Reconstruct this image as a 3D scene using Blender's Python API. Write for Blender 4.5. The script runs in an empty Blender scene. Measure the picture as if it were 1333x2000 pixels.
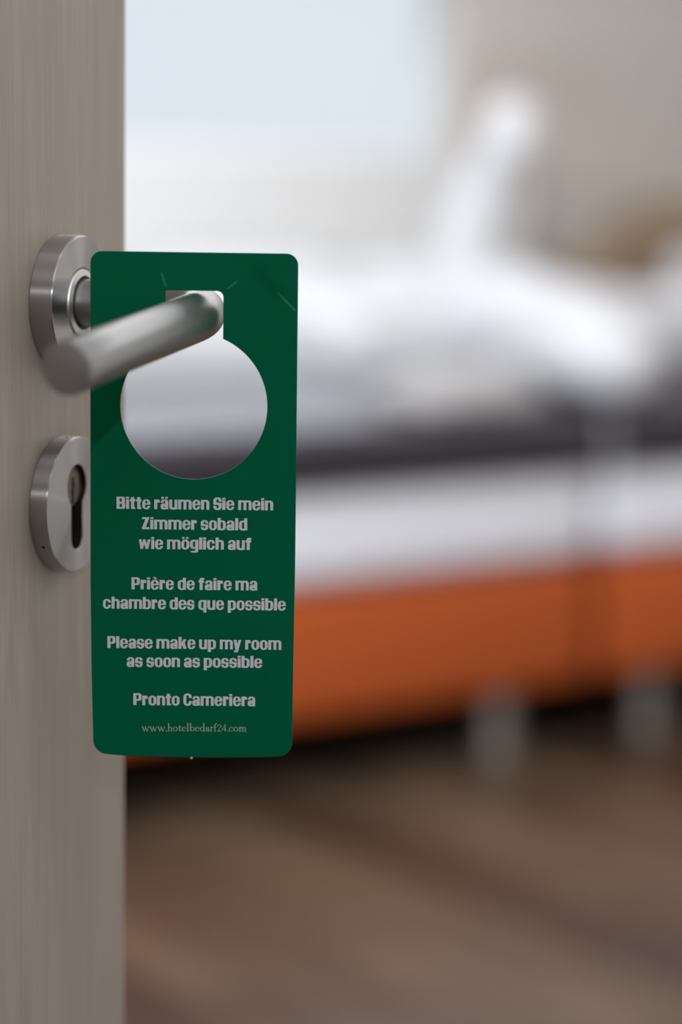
import bpy, bmesh, math, random
import numpy as np
from mathutils import Vector, Matrix, noise

random.seed(4)
SC = bpy.context.scene
COL = SC.collection
rad = math.radians

# ------------------------------------------------------------------ camera
cam_data = bpy.data.cameras.new('camera')
cam = bpy.data.objects.new('camera', cam_data)
COL.objects.link(cam)
SC.camera = cam
cam_data.sensor_fit = 'AUTO'
cam_data.sensor_width = 36.0
cam_data.lens = 85.0
cam_data.clip_start = 0.02
cam_data.clip_end = 60.0
cam.matrix_world = (Matrix.Translation((0, 0, 1.104)) @ Matrix.Rotation(rad(82.0), 4, 'X')
                    @ Matrix.Rotation(rad(0.8), 4, 'Z'))
cam_data.dof.use_dof = True
cam_data.dof.focus_distance = 0.932
cam_data.dof.aperture_fstop = 3.05
cam_data.dof.aperture_blades = 0

# ------------------------------------------------------------------ view
SC.view_settings.view_transform = 'Standard'
SC.view_settings.look = 'None'
SC.view_settings.gamma = 1.0
SC.view_settings.use_curve_mapping = False
SC.view_settings.exposure = 0.0

# ------------------------------------------------------------------ room frame
# e runs along the feet of the beds, g from the foot ends towards the head wall
ANG = rad(36.0)
EV = Vector((math.cos(ANG), math.sin(ANG), 0))
GV = Vector((-math.sin(ANG), math.cos(ANG), 0))
CORNER = Vector((0.487, 4.60, 0))          # near right foot corner of the first bed


def R(e, g, z=0.0):
    return CORNER + EV * e + GV * g + Vector((0, 0, z))


# ------------------------------------------------------------------ daylight, lamps and added fill
world = bpy.data.worlds.new('overcast_sky')
SC.world = world
world.use_nodes = True
bg = world.node_tree.nodes['Background']
bg.inputs['Color'].default_value = (0.86, 0.905, 1.0, 1)
bg.inputs['Strength'].default_value = 0.95


def area(name, loc, target, sx, sy, watts, color=(1, 1, 1)):
    d = bpy.data.lights.new(name, 'AREA')
    d.shape = 'RECTANGLE'
    d.size, d.size_y = sx, sy
    d.energy = watts
    d.color = color
    o = bpy.data.objects.new(name, d)
    COL.objects.link(o)
    v = Vector(target) - Vector(loc)
    o.matrix_world = Matrix.Translation(loc) @ v.to_track_quat('-Z', 'Y').to_matrix().to_4x4()
    return o


# fill added from the left, placed at an unseen window behind the door
area('side_window_fill', R(-3.84, -1.15, 1.58), R(2.0, 0.3, 0.8), 2.6, 1.4, 134, (0.90, 0.94, 1.0))
# daylight through the window above the headboard
area('daylight_head_window', R(0.17, 2.13, 1.68), R(0.17, 0.0, 0.6), 2.1, 0.9, 30, (0.88, 0.93, 1.0))
# unseen fill under the ceiling, added to brighten the bed fronts
area('room_ceiling_fill', R(0.0, -0.85, 2.55), R(0.0, -0.85, 0), 4.4, 2.6, 64, (1.0, 0.98, 0.97))
# corridor: unseen overhead fill added for the door face, then the small lamp
area('corridor_ceiling_fill', R(-2.2, -4.4, 2.55), R(-2.2, -4.4, 0), 3.4, 2.2, 29, (0.96, 0.97, 1.0))
area('corridor_wall_lamp', (0.25, -1.45, 1.86), (-0.1, 0.95, 1.05), 0.05, 0.05, 9.0, (0.95, 0.96, 1.0))


# ------------------------------------------------------------------ materials
def lin(r, g, b):
    def c(v):
        v /= 255.0
        return v / 12.92 if v <= 0.04045 else ((v + 0.055) / 1.055) ** 2.4
    return (c(r), c(g), c(b), 1)


def new_mat(name, color, rough=0.6, metallic=0.0, spec=0.5):
    m = bpy.data.materials.new(name)
    m.use_nodes = True
    p = m.node_tree.nodes['Principled BSDF']
    p.inputs['Base Color'].default_value = color
    p.inputs['Roughness'].default_value = rough
    p.inputs['Metallic'].default_value = metallic
    p.inputs['Specular IOR Level'].default_value = spec
    return m, m.node_tree, p


def mix_noise(m, nt, p, c1, c2, scale, vec_scale=(1, 1, 1), detail=4, bump=0.0, lo=0.35, hi=0.65):
    tc = nt.nodes.new('ShaderNodeTexCoord')
    mp = nt.nodes.new('ShaderNodeMapping')
    mp.inputs['Scale'].default_value = vec_scale
    nz = nt.nodes.new('ShaderNodeTexNoise')
    nz.inputs['Scale'].default_value = scale
    nz.inputs['Detail'].default_value = detail
    rp = nt.nodes.new('ShaderNodeValToRGB')
    rp.color_ramp.elements[0].color = c1
    rp.color_ramp.elements[1].color = c2
    rp.color_ramp.elements[0].position = lo
    rp.color_ramp.elements[1].position = hi
    L = nt.links.new
    L(tc.outputs['Object'], mp.inputs['Vector'])
    L(mp.outputs['Vector'], nz.inputs['Vector'])
    L(nz.outputs['Fac'], rp.inputs['Fac'])
    L(rp.outputs['Color'], p.inputs['Base Color'])
    if bump:
        b = nt.nodes.new('ShaderNodeBump')
        b.inputs['Strength'].default_value = bump
        b.inputs['Distance'].default_value = 0.002
        L(nz.outputs['Fac'], b.inputs['Height'])
        L(b.outputs['Normal'], p.inputs['Normal'])
    return nz, rp


def fabric(name, c, rough=0.9, var=0.06, scale=60, bump=0.3, spec=0.2):
    m, nt, p = new_mat(name, c, rough, 0, spec)
    c2 = tuple(min(1, v * (1 + var)) for v in c[:3]) + (1,)
    c1 = tuple(v * (1 - var) for v in c[:3]) + (1,)
    mix_noise(m, nt, p, c1, c2, scale, bump=bump)
    return m


def door_laminate():
    m, nt, p = new_mat('bleached_oak_laminate', (0.4, 0.36, 0.31, 1), 0.5, 0, 0.35)
    L = nt.links.new
    tc = nt.nodes.new('ShaderNodeTexCoord')
    mp = nt.nodes.new('ShaderNodeMapping')
    mp.inputs['Scale'].default_value = (1, 1, 0.03)
    n1 = nt.nodes.new('ShaderNodeTexNoise')          # fine pores running up the leaf
    n1.inputs['Scale'].default_value = 420
    n1.inputs['Detail'].default_value = 3
    mp2 = nt.nodes.new('ShaderNodeMapping')
    mp2.inputs['Scale'].default_value = (1, 1, 0.10)
    n2 = nt.nodes.new('ShaderNodeTexNoise')          # wide grain figures
    n2.inputs['Scale'].default_value = 26
    n2.inputs['Detail'].default_value = 2
    n2.inputs['Distortion'].default_value = 0.6
    wv = nt.nodes.new('ShaderNodeMath'); wv.operation = 'MULTIPLY'; wv.inputs[1].default_value = 38
    sn = nt.nodes.new('ShaderNodeMath'); sn.operation = 'SINE'
    a1 = nt.nodes.new('ShaderNodeMath'); a1.operation = 'MULTIPLY'; a1.inputs[1].default_value = 0.07
    a2 = nt.nodes.new('ShaderNodeMath'); a2.operation = 'MULTIPLY_ADD'; a2.inputs[1].default_value = 0.75
    rp = nt.nodes.new('ShaderNodeValToRGB')
    rp.color_ramp.elements[0].color = (0.385, 0.326, 0.276, 1)
    rp.color_ramp.elements[1].color = (0.490, 0.428, 0.367, 1)
    rp.color_ramp.elements[0].position = 0.12
    rp.color_ramp.elements[1].position = 0.62
    L(tc.outputs['Object'], mp.inputs['Vector']); L(mp.outputs['Vector'], n1.inputs['Vector'])
    L(tc.outputs['Object'], mp2.inputs['Vector']); L(mp2.outputs['Vector'], n2.inputs['Vector'])
    L(n2.outputs['Fac'], wv.inputs[0]); L(wv.outputs[0], sn.inputs[0]); L(sn.outputs[0], a1.inputs[0])
    L(n1.outputs['Fac'], a2.inputs[0]); L(a1.outputs[0], a2.inputs[2])
    L(a2.outputs[0], rp.inputs['Fac']); L(rp.outputs['Color'], p.inputs['Base Color'])
    b = nt.nodes.new('ShaderNodeBump'); b.inputs['Strength'].default_value = 0.12
    b.inputs['Distance'].default_value = 0.0004
    L(n1.outputs['Fac'], b.inputs['Height']); L(b.outputs['Normal'], p.inputs['Normal'])
    return m


def brushed(name, color=(0.46, 0.448, 0.452, 1), rough=0.29, aniso=1.0, rot=0.25, streak=(3, 3, 500)):
    """brushed stainless steel, grooves turned around the object's Z axis"""
    m, nt, p = new_mat(name, color, rough, 1.0)
    L = nt.links.new
    p.inputs['Anisotropic'].default_value = aniso
    p.inputs['Anisotropic Rotation'].default_value = rot
    tg = nt.nodes.new('ShaderNodeTangent')
    tg.direction_type = 'RADIAL'
    tg.axis = 'Z'
    L(tg.outputs['Tangent'], p.inputs['Tangent'])
    tc = nt.nodes.new('ShaderNodeTexCoord')
    mp = nt.nodes.new('ShaderNodeMapping')
    mp.inputs['Scale'].default_value = streak
    nz = nt.nodes.new('ShaderNodeTexNoise')
    nz.inputs['Scale'].default_value = 9
    nz.inputs['Detail'].default_value = 3
    mr = nt.nodes.new('ShaderNodeMapRange')
    mr.inputs['To Min'].default_value = rough - 0.03
    mr.inputs['To Max'].default_value = rough + 0.03
    L(tc.outputs['Object'], mp.inputs['Vector']); L(mp.outputs['Vector'], nz.inputs['Vector'])
    L(nz.outputs['Fac'], mr.inputs['Value']); L(mr.outputs['Result'], p.inputs['Roughness'])
    return m


def segment_mask(nt, vec_socket, ax, az, bx, bz, w):
    """soft mask of a short straight line in the X/Z plane of the object"""
    L = nt.links.new
    a, b = Vector((ax, 0, az)), Vector((bx, 0, bz))
    ba = b - a

    def vm(op, i0, i1):
        n = nt.nodes.new('ShaderNodeVectorMath'); n.operation = op
        for k, v in enumerate((i0, i1)):
            if isinstance(v, bpy.types.NodeSocket):
                L(v, n.inputs[k])
            elif v is not None:
                n.inputs[k].default_value = v
        return n
    pa = vm('SUBTRACT', vec_socket, tuple(a)).outputs['Vector']
    dt = vm('DOT_PRODUCT', pa, tuple(ba)).outputs['Value']
    dv = nt.nodes.new('ShaderNodeMath'); dv.operation = 'DIVIDE'; dv.use_clamp = True
    L(dt, dv.inputs[0]); dv.inputs[1].default_value = ba.length_squared
    sc = vm('SCALE', tuple(ba), None); L(dv.outputs[0], sc.inputs['Scale'])
    df = vm('SUBTRACT', pa, sc.outputs['Vector'])
    fl = vm('MULTIPLY', df.outputs['Vector'], (1, 0, 1))
    ln = vm('LENGTH', fl.outputs['Vector'], None)
    mr = nt.nodes.new('ShaderNodeMapRange')
    mr.inputs['From Min'].default_value = 0
    mr.inputs['From Max'].default_value = w
    mr.inputs['To Min'].default_value = 1
    mr.inputs['To Max'].default_value = 0
    L(ln.outputs['Value'], mr.inputs['Value'])
    return mr.outputs['Result']


def card_green():
    m, nt, p = new_mat('green_plastic_card', (0.0, 0.122, 0.057, 1), 0.45, 0, 0.04)
    L = nt.links.new
    tc = nt.nodes.new('ShaderNodeTexCoord')
    cur = None
    for (ax, az, bx, bz, w, col, k) in [
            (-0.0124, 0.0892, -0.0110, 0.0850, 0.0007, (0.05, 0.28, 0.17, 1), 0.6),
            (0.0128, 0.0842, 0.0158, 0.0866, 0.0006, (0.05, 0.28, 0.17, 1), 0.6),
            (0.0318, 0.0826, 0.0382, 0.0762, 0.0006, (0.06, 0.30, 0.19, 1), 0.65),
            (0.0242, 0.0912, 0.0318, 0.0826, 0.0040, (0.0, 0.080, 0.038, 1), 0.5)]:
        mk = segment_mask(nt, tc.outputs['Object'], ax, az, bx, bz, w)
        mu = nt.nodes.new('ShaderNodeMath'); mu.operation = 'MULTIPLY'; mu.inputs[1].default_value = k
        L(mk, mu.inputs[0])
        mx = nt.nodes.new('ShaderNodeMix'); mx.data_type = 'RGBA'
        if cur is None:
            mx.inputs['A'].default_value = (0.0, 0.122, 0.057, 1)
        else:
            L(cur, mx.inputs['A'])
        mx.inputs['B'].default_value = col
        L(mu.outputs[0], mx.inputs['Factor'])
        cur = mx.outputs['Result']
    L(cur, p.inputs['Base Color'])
    nz = nt.nodes.new('ShaderNodeTexNoise'); nz.inputs['Scale'].default_value = 900
    b = nt.nodes.new('ShaderNodeBump'); b.inputs['Strength'].default_value = 0.05
    b.inputs['Distance'].default_value = 0.0003
    L(tc.outputs['Object'], nz.inputs['Vector']); L(nz.outputs['Fac'], b.inputs['Height'])
    L(b.outputs['Normal'], p.inputs['Normal'])
    return m


def plank_floor():
    m, nt, p = new_mat('brown_wood_planks', (0.11, 0.065, 0.04, 1), 0.36, 0, 0.45)
    L = nt.links.new
    tc = nt.nodes.new('ShaderNodeTexCoord')
    mp = nt.nodes.new('ShaderNodeMapping')
    mp.inputs['Rotation'].default_value = (0, 0, rad(90))
    br = nt.nodes.new('ShaderNodeTexBrick')
    br.offset = 0.37
    br.inputs['Scale'].default_value = 1.0
    br.inputs['Brick Width'].default_value = 1.25
    br.inputs['Row Height'].default_value = 0.118
    br.inputs['Mortar Size'].default_value = 0.0016
    br.inputs['Bias'].default_value = 0.0
    br.inputs['Color1'].default_value = (0.038, 0.022, 0.0135, 1)
    br.inputs['Color2'].default_value = (0.108, 0.075, 0.050, 1)
    br.inputs['Mortar'].default_value = (0.03, 0.018, 0.012, 1)
    mp2 = nt.nodes.new('ShaderNodeMapping')
    mp2.inputs['Scale'].default_value = (9.0, 0.7, 1)
    nz = nt.nodes.new('ShaderNodeTexNoise'); nz.inputs['Scale'].default_value = 2.4
    nz.inputs['Detail'].default_value = 6; nz.inputs['Distortion'].default_value = 0.8
    rp = nt.nodes.new('ShaderNodeValToRGB')
    rp.color_ramp.elements[0].color = (0.55, 0.50, 0.45, 1)
    rp.color_ramp.elements[1].color = (1.25, 1.2, 1.18, 1)
    rp.color_ramp.elements[0].position = 0.33
    rp.color_ramp.elements[1].position = 0.68
    mx = nt.nodes.new('ShaderNodeMix'); mx.data_type = 'RGBA'; mx.blend_type = 'MULTIPLY'
    mx.inputs['Factor'].default_value = 1
    L(tc.outputs['Object'], mp.inputs['Vector']); L(mp.outputs['Vector'], br.inputs['Vector'])
    L(tc.outputs['Object'], mp2.inputs['Vector']); L(mp2.outputs['Vector'], nz.inputs['Vector'])
    L(nz.outputs['Fac'], rp.inputs['Fac'])
    L(br.outputs['Color'], mx.inputs['A']); L(rp.outputs['Color'], mx.inputs['B'])
    L(mx.outputs['Result'], p.inputs['Base Color'])
    b = nt.nodes.new('ShaderNodeBump'); b.inputs['Strength'].default_value = 0.15
    b.inputs['Distance'].default_value = 0.001
    L(nz.outputs['Fac'], b.inputs['Height']); L(b.outputs['Normal'], p.inputs['Normal'])
    return m


def panel_wall():
    m, nt, p = new_mat('beige_panelled_wall', (0.5, 0.45, 0.4, 1), 0.6, 0, 0.3)
    L = nt.links.new
    tc = nt.nodes.new('ShaderNodeTexCoord')
    mp = nt.nodes.new('ShaderNodeMapping')
    mp.inputs['Rotation'].default_value = (rad(90), 0, 0)
    br = nt.nodes.new('ShaderNodeTexBrick')
    br.inputs['Scale'].default_value = 1.0
    br.inputs['Brick Width'].default_value = 1.9
    br.inputs['Row Height'].default_value = 0.21
    br.inputs['Mortar Size'].default_value = 0.002
    br.inputs['Color1'].default_value = (0.60, 0.535, 0.485, 1)
    br.inputs['Color2'].default_value = (0.69, 0.63, 0.585, 1)
    br.inputs['Mortar'].default_value = (0.45, 0.40, 0.35, 1)
    L(tc.outputs['Object'], mp.inputs['Vector']); L(mp.outputs['Vector'], br.inputs['Vector'])
    L(br.outputs['Color'], p.inputs['Base Color'])
    return m


def glass_pane():
    m = bpy.data.materials.new('window_glass')
    m.use_nodes = True
    nt = m.node_tree
    nt.nodes.remove(nt.nodes['Principled BSDF'])
    out = nt.nodes['Material Output']
    tr = nt.nodes.new('ShaderNodeBsdfTransparent')
    tr.inputs['Color'].default_value = (0.96, 0.98, 0.98, 1)
    gl = nt.nodes.new('ShaderNodeBsdfGlossy'); gl.inputs['Roughness'].default_value = 0.02
    fr = nt.nodes.new('ShaderNodeFresnel'); fr.inputs['IOR'].default_value = 1.45
    mx = nt.nodes.new('ShaderNodeMixShader')
    nt.links.new(fr.outputs['Fac'], mx.inputs['Fac'])
    nt.links.new(tr.outputs['BSDF'], mx.inputs[1])
    nt.links.new(gl.outputs['BSDF'], mx.inputs[2])
    nt.links.new(mx.outputs['Shader'], out.inputs['Surface'])
    return m


M = {}
M['door'] = door_laminate()
M['steel'] = brushed('brushed_steel')
M['lever'] = brushed('satin_steel_lever', (0.40, 0.405, 0.415, 1), 0.41, 0.0, 0.0)
M['ring'] = new_mat('bright_collar_steel', (0.80, 0.79, 0.75, 1), 0.35, 1.0)[0]
M['dark'] = new_mat('dark_recess', (0.015, 0.012, 0.012, 1), 0.5, 0.6)[0]
M['nickel'] = new_mat('nickel_brass_plug', (0.18, 0.145, 0.11, 1), 0.35, 1.0)[0]
M['slot_shade'] = new_mat('shaded_lock_steel', (0.05, 0.04, 0.038, 1), 0.5, 0.8)[0]  # steel darkened in colour for the shade inside the keyhole
M['card'] = card_green()
M['card_edge'] = new_mat('pale_card_edge', (0.35, 0.45, 0.40, 1), 0.6)[0]
M['print'] = new_mat('pale_grey_print', (0.70, 0.71, 0.77, 1), 0.5, 0, 0.2)[0]
M['print_fine'] = new_mat('pale_green_fine_print', (0.40, 0.50, 0.46, 1), 0.5, 0, 0.3)[0]
M['floor'] = plank_floor()
M['wall'] = panel_wall()
M['plaster'] = fabric('off_white_plaster', (0.72, 0.70, 0.67, 1), 0.85, 0.02, 40, 0.1)
M['ceiling'] = fabric('white_ceiling_paint', (0.82, 0.81, 0.79, 1), 0.9, 0.01, 40, 0.05)
M['frame_white'] = new_mat('white_window_frame', (0.66, 0.65, 0.63, 1), 0.4)[0]
M['glass'] = glass_pane()
M['orange'] = fabric('orange_upholstery', (0.43, 0.083, 0.016, 1), 0.75, 0.08, 90, 0.3, 0.25)
M['mattress'] = fabric('white_mattress_ticking', (0.80, 0.81, 0.87, 1), 0.9, 0.03, 60, 0.2)
M['piping'] = fabric('pale_piping', (0.62, 0.62, 0.68, 1), 0.9, 0.03, 60, 0.2)
M['linen'] = fabric('white_bed_linen', (0.605, 0.607, 0.622, 1), 0.9, 0.02, 30, 0.2)
M['towel'] = fabric('white_terry_towel', (0.60, 0.605, 0.63, 1), 0.95, 0.04, 160, 0.7)
M['grey_towel'] = fabric('light_grey_terry_towel', (0.36, 0.35, 0.355, 1), 0.95, 0.05, 160, 0.7)
M['runner'] = fabric('dark_aubergine_satin', (0.034, 0.029, 0.035, 1), 0.46, 0.15, 40, 0.1, 0.32)
M['runner'].node_tree.nodes['Principled BSDF'].inputs['Specular Tint'].default_value = (0.86, 0.84, 1.0, 1)
M['underside'] = new_mat('black_underside_cloth', (0.01, 0.01, 0.01, 1), 0.9, 0, 0.1)[0]
M['leg'] = new_mat('dull_metal_leg', (0.22, 0.19, 0.16, 1), 0.4, 0.6)[0]
M['headboard'] = fabric('off_white_upholstery', (0.715, 0.71, 0.70, 1), 0.85, 0.02, 60, 0.2)
M['brown'] = fabric('brown_velour', (0.31, 0.225, 0.155, 1), 0.8, 0.1, 50, 0.3, 0.2)
M['cushion'] = fabric('pale_grey_cushion_cloth', (0.62, 0.60, 0.62, 1), 0.9, 0.03, 80, 0.3)
M['wood_leg'] = new_mat('dark_wood_leg', (0.06, 0.035, 0.02, 1), 0.45)[0]


# ------------------------------------------------------------------ helpers
def link_mesh(name, bm, mat, parent=None, smooth=True, mats=None, sharp=35):
    me = bpy.data.meshes.new(name)
    bm.normal_update()
    bm.to_mesh(me)
    bm.free()
    for mm in (mats or [mat]):
        me.materials.append(mm)
    if smooth:
        for f in me.polygons:
            f.use_smooth = True
        try:
            me.set_sharp_from_angle(angle=rad(sharp))
        except Exception:
            pass
    o = bpy.data.objects.new(name, me)
    COL.objects.link(o)
    if parent is not None:
        o.parent = parent
    return o


def empty(name, loc, rz=0.0):
    o = bpy.data.objects.new(name, None)
    o.empty_display_size = 0.05
    COL.objects.link(o)
    o.location = loc
    o.rotation_euler = (0, 0, rz)
    return o


def tag(o, label, cat, group=None, kind=None):
    if label:
        o['label'] = label
    if cat:
        o['category'] = cat
    if group:
        o['group'] = group
    if kind:
        o['kind'] = kind
    return o


def copy_tree(o, parent=None):
    kids = list(o.children)
    c = o.copy()
    COL.objects.link(c)
    c.parent = parent
    for k in kids:
        copy_tree(k, c)
    return c


def add_box(bm, x0, x1, y0, y1, z0, z1, mi=0):
    v = [bm.verts.new(p) for p in ((x0, y0, z0), (x1, y0, z0), (x1, y1, z0), (x0, y1, z0),
                                   (x0, y0, z1), (x1, y0, z1), (x1, y1, z1), (x0, y1, z1))]
    for q in ((3, 2, 1, 0), (4, 5, 6, 7), (0, 1, 5, 4), (1, 2, 6, 5), (2, 3, 7, 6), (3, 0, 4, 7)):
        f = bm.faces.new([v[i] for i in q])
        f.material_index = mi


def bevelled_box(x0, x1, y0, y1, z0, z1, r, seg=3):
    bm = bmesh.new()
    add_box(bm, x0, x1, y0, y1, z0, z1)
    bmesh.ops.bevel(bm, geom=list(bm.edges), offset=r, segments=seg, profile=0.5, affect='EDGES')
    return bm


def lathe(profile, n=96, cap_start=True, cap_end=True):
    """profile of (radius, height) around local Z"""
    bm = bmesh.new()
    rings = []
    for r, z in profile:
        rings.append([bm.verts.new((r * math.cos(2 * math.pi * i / n), r * math.sin(2 * math.pi * i / n), z))
                      for i in range(n)])
    for a, b in zip(rings, rings[1:]):
        for i in range(n):
            j = (i + 1) % n
            bm.faces.new((a[i], a[j], b[j], b[i]))
    if cap_start:
        bm.faces.new(list(reversed(rings[0])))
    if cap_end:
        bm.faces.new(rings[-1])
    return bm


def sweep(pts, radii, n=32, squash=None, caps=True):
    """tube through pts; radii a number or (rx, rz) per point"""
    bm = bmesh.new()
    P = [Vector(p) for p in pts]
    rings = []
    prev = None
    for i, p in enumerate(P):
        t = (P[min(i + 1, len(P) - 1)] - P[max(i - 1, 0)]).normalized()
        if prev is None:
            ref = Vector((0, 0, 1)) if abs(t.z) < 0.9 else Vector((1, 0, 0))
            u = t.cross(ref).normalized()
        else:
            u = (prev - t * prev.dot(t)).normalized()
        prev = u
        w = t.cross(u).normalized()
        r = radii[i]
        ra, rb = (r, r) if not isinstance(r, (tuple, list)) else r
        rings.append([bm.verts.new(p + u * (ra * math.cos(2 * math.pi * k / n)) + w * (rb * math.sin(2 * math.pi * k / n)))
                      for k in range(n)])
    for a, b in zip(rings, rings[1:]):
        for k in range(n):
            j = (k + 1) % n
            bm.faces.new((a[k], a[j], b[j], b[k]))
    if caps:
        bm.faces.new(list(reversed(rings[0])))
        bm.faces.new(rings[-1])
    bmesh.ops.recalc_face_normals(bm, faces=list(bm.faces))
    return bm


def catmull(pts, n=8):
    P = [Vector(p) for p in pts]
    P = [P[0] * 2 - P[1]] + P + [P[-1] * 2 - P[-2]]
    out = []
    for i in range(1, len(P) - 2):
        for k in range(n):
            t = k / n
            a, b, c, d = P[i - 1], P[i], P[i + 1], P[i + 2]
            out.append(0.5 * ((2 * b) + (c - a) * t + (2 * a - 5 * b + 4 * c - d) * t * t
                              + (3 * b - a - 3 * c + d) * t * t * t))
    out.append(P[-2])
    return out


def soft_block(w, d, h, nx=40, ny=28, edge=0.12, amp=0.015, freq=3.0, seed=0.0, crown=0.0):
    """padded folded cloth: flat underside at z=0, rounded rim, rumpled top; centred in x, y"""
    bm = bmesh.new()
    top, bot = [], []
    for j in range(ny + 1):
        rt, rb = [], []
        for i in range(nx + 1):
            u, v = i / nx * 2 - 1, j / ny * 2 - 1
            x, y = u * w / 2, v * d / 2
            du, dv = (1 - abs(u)) * w / 2, (1 - abs(v)) * d / 2
            q = 1.0
            for dd in (du, dv):
                if dd < edge:
                    q *= math.sqrt(max(0.0, 1 - (1 - dd / edge) ** 2))
            n = noise.fractal(Vector((x * freq + seed, y * freq - seed, seed)), 0.8, 2.0, 3)
            z = h * (0.30 + 0.70 * q) + amp * n * q + crown * (1 - u * u) * (1 - v * v)
            bx = x * (1 - 0.02 * (1 - q)); by = y * (1 - 0.02 * (1 - q))
            rt.append(bm.verts.new((bx, by, z)))
            rb.append(bm.verts.new((bx * 0.97, by * 0.97, 0.0)))
        top.append(rt); bot.append(rb)
    for j in range(ny):
        for i in range(nx):
            bm.faces.new((top[j][i], top[j][i + 1], top[j + 1][i + 1], top[j + 1][i]))
            bm.faces.new((bot[j][i], bot[j + 1][i], bot[j + 1][i + 1], bot[j][i + 1]))
    for j in range(ny):
        bm.faces.new((top[j][0], top[j + 1][0], bot[j + 1][0], bot[j][0]))
        bm.faces.new((top[j + 1][nx], top[j][nx], bot[j][nx], bot[j + 1][nx]))
    for i in range(nx):
        bm.faces.new((top[0][i + 1], top[0][i], bot[0][i], bot[0][i + 1]))
        bm.faces.new((top[ny][i], top[ny][i + 1], bot[ny][i + 1], bot[ny][i]))
    return bm


def pillow_mesh(w, h, t, n=28, seed=0.0):
    """pillow lying in x/y, thickness along z, pinched corners; centre at origin"""
    bm = bmesh.new()
    sides = []
    for s in (1, -1):
        g = []
        for j in range(n + 1):
            row = []
            for i in range(n + 1):
                u, v = i / n * 2 - 1, j / n * 2 - 1
                x = u * w / 2 * (1 - 0.05 * (1 - u * u) * 0 - 0.06 * (1 - abs(v)) * abs(u) ** 3)
                y = v * h / 2 * (1 - 0.06 * (1 - abs(u)) * abs(v) ** 3)
                k = max(0.0, (1 - u ** 4)) ** 0.5 * max(0.0, (1 - v ** 4)) ** 0.5
                z = s * t / 2 * k
                z += 0.006 * k * noise.noise(Vector((x * 9 + seed, y * 9, s * 3 + seed)))
                row.append(bm.verts.new((x, y, z)))
            g.append(row)
        sides.append(g)
        for j in range(n):
            for i in range(n):
                q = (g[j][i], g[j][i + 1], g[j + 1][i + 1], g[j + 1][i])
                bm.faces.new(q if s > 0 else tuple(reversed(q)))
    bmesh.ops.remove_doubles(bm, verts=list(bm.verts), dist=1e-5)
    return bm


def flat_shape(splines, half, bevel=0.0, name='shape'):
    """filled 2D outline (first spline outer, others holes) with thickness 2*half -> bmesh, XY plane"""
    cu = bpy.data.curves.new(name, 'CURVE')
    cu.dimensions = '2D'
    cu.fill_mode = 'BOTH'
    cu.extrude = half
    cu.bevel_depth = bevel
    cu.bevel_resolution = 2
    cu.offset = -bevel
    for pts in splines:
        s = cu.splines.new('POLY')
        s.points.add(len(pts) - 1)
        for q, (x, y) in zip(s.points, pts):
            q.co = (x, y, 0, 1)
        s.use_cyclic_u = True
    tmp = bpy.data.objects.new(name + '_outline', cu)
    COL.objects.link(tmp)
    dg = bpy.context.evaluated_depsgraph_get()
    me = bpy.data.meshes.new_from_object(tmp.evaluated_get(dg))
    bm = bmesh.new()
    bm.from_mesh(me)
    bmesh.ops.remove_doubles(bm, verts=list(bm.verts), dist=1e-7)
    bpy.data.objects.remove(tmp)
    bpy.data.curves.remove(cu)
    bpy.data.meshes.remove(me)
    return bm


def arc(cx, cy, r, a0, a1, n):
    return [(cx + r * math.cos(rad(a0 + (a1 - a0) * i / n)), cy + r * math.sin(rad(a0 + (a1 - a0) * i / n)))
            for i in range(n + 1)]


# ------------------------------------------------------------------ room shell (room frame: x = e, y = g)
E0, E1, G0, G1, HZ = -3.95, 3.05, -3.02, 2.15, 2.6
DW0, DW1 = -3.225, -2.33          # doorway in the front wall
GC = -5.6                          # far side of the corridor


def structure(name, bm, mat, smooth=False, label=None):
    o = link_mesh(name, bm, mat, smooth=smooth)
    o.location = CORNER
    o.rotation_euler = (0, 0, ANG)
    o['kind'] = 'structure'
    if label:
        o['label'] = label
    return o


bm = bmesh.new(); add_box(bm, E0 - 0.15, E1 + 0.15, GC - 0.15, G1 + 0.15, -0.08, 0.0)
structure('floor', bm, M['floor'], label='brown wooden plank floor of the hotel room')
bm = bmesh.new(); add_box(bm, E0 - 0.15, E1 + 0.15, GC - 0.15, G1 + 0.15, HZ, HZ + 0.1)
structure('ceiling', bm, M['ceiling'], label='white ceiling')

# head wall with its window opening
WX0, WX1, WZ0, WZ1 = -1.0, 1.350, 1.12, 2.25
bm = bmesh.new()
add_box(bm, E0 - 0.15, WX0, G1, G1 + 0.15, 0, HZ)
add_box(bm, WX1, E1 + 0.15, G1, G1 + 0.15, 0, HZ)
add_box(bm, WX0, WX1, G1, G1 + 0.15, 0, WZ0)
add_box(bm, WX0, WX1, G1, G1 + 0.15, WZ1, HZ)
structure('wall_back', bm, M['wall'], label='beige panelled wall behind the beds')

bm = bmesh.new()
fw = 0.036
add_box(bm, WX0, WX1, G1 + 0.02, G1 + 0.09, WZ0, WZ0 + fw)
add_box(bm, WX0, WX1, G1 + 0.02, G1 + 0.09, WZ1 - fw, WZ1)
add_box(bm, WX0, WX0 + fw, G1 + 0.02, G1 + 0.09, WZ0 + fw, WZ1 - fw)
add_box(bm, WX1 - fw, WX1, G1 + 0.02, G1 + 0.09, WZ0 + fw, WZ1 - fw)
win = structure('window_1', bm, M['frame_white'], label='bright window above the white headboard')
bm = bmesh.new(); add_box(bm, WX0 + fw, WX1 - fw, G1 + 0.05, G1 + 0.056, WZ0 + fw, WZ1 - fw)
link_mesh('pane', bm, M['glass'], win, smooth=False)

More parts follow.
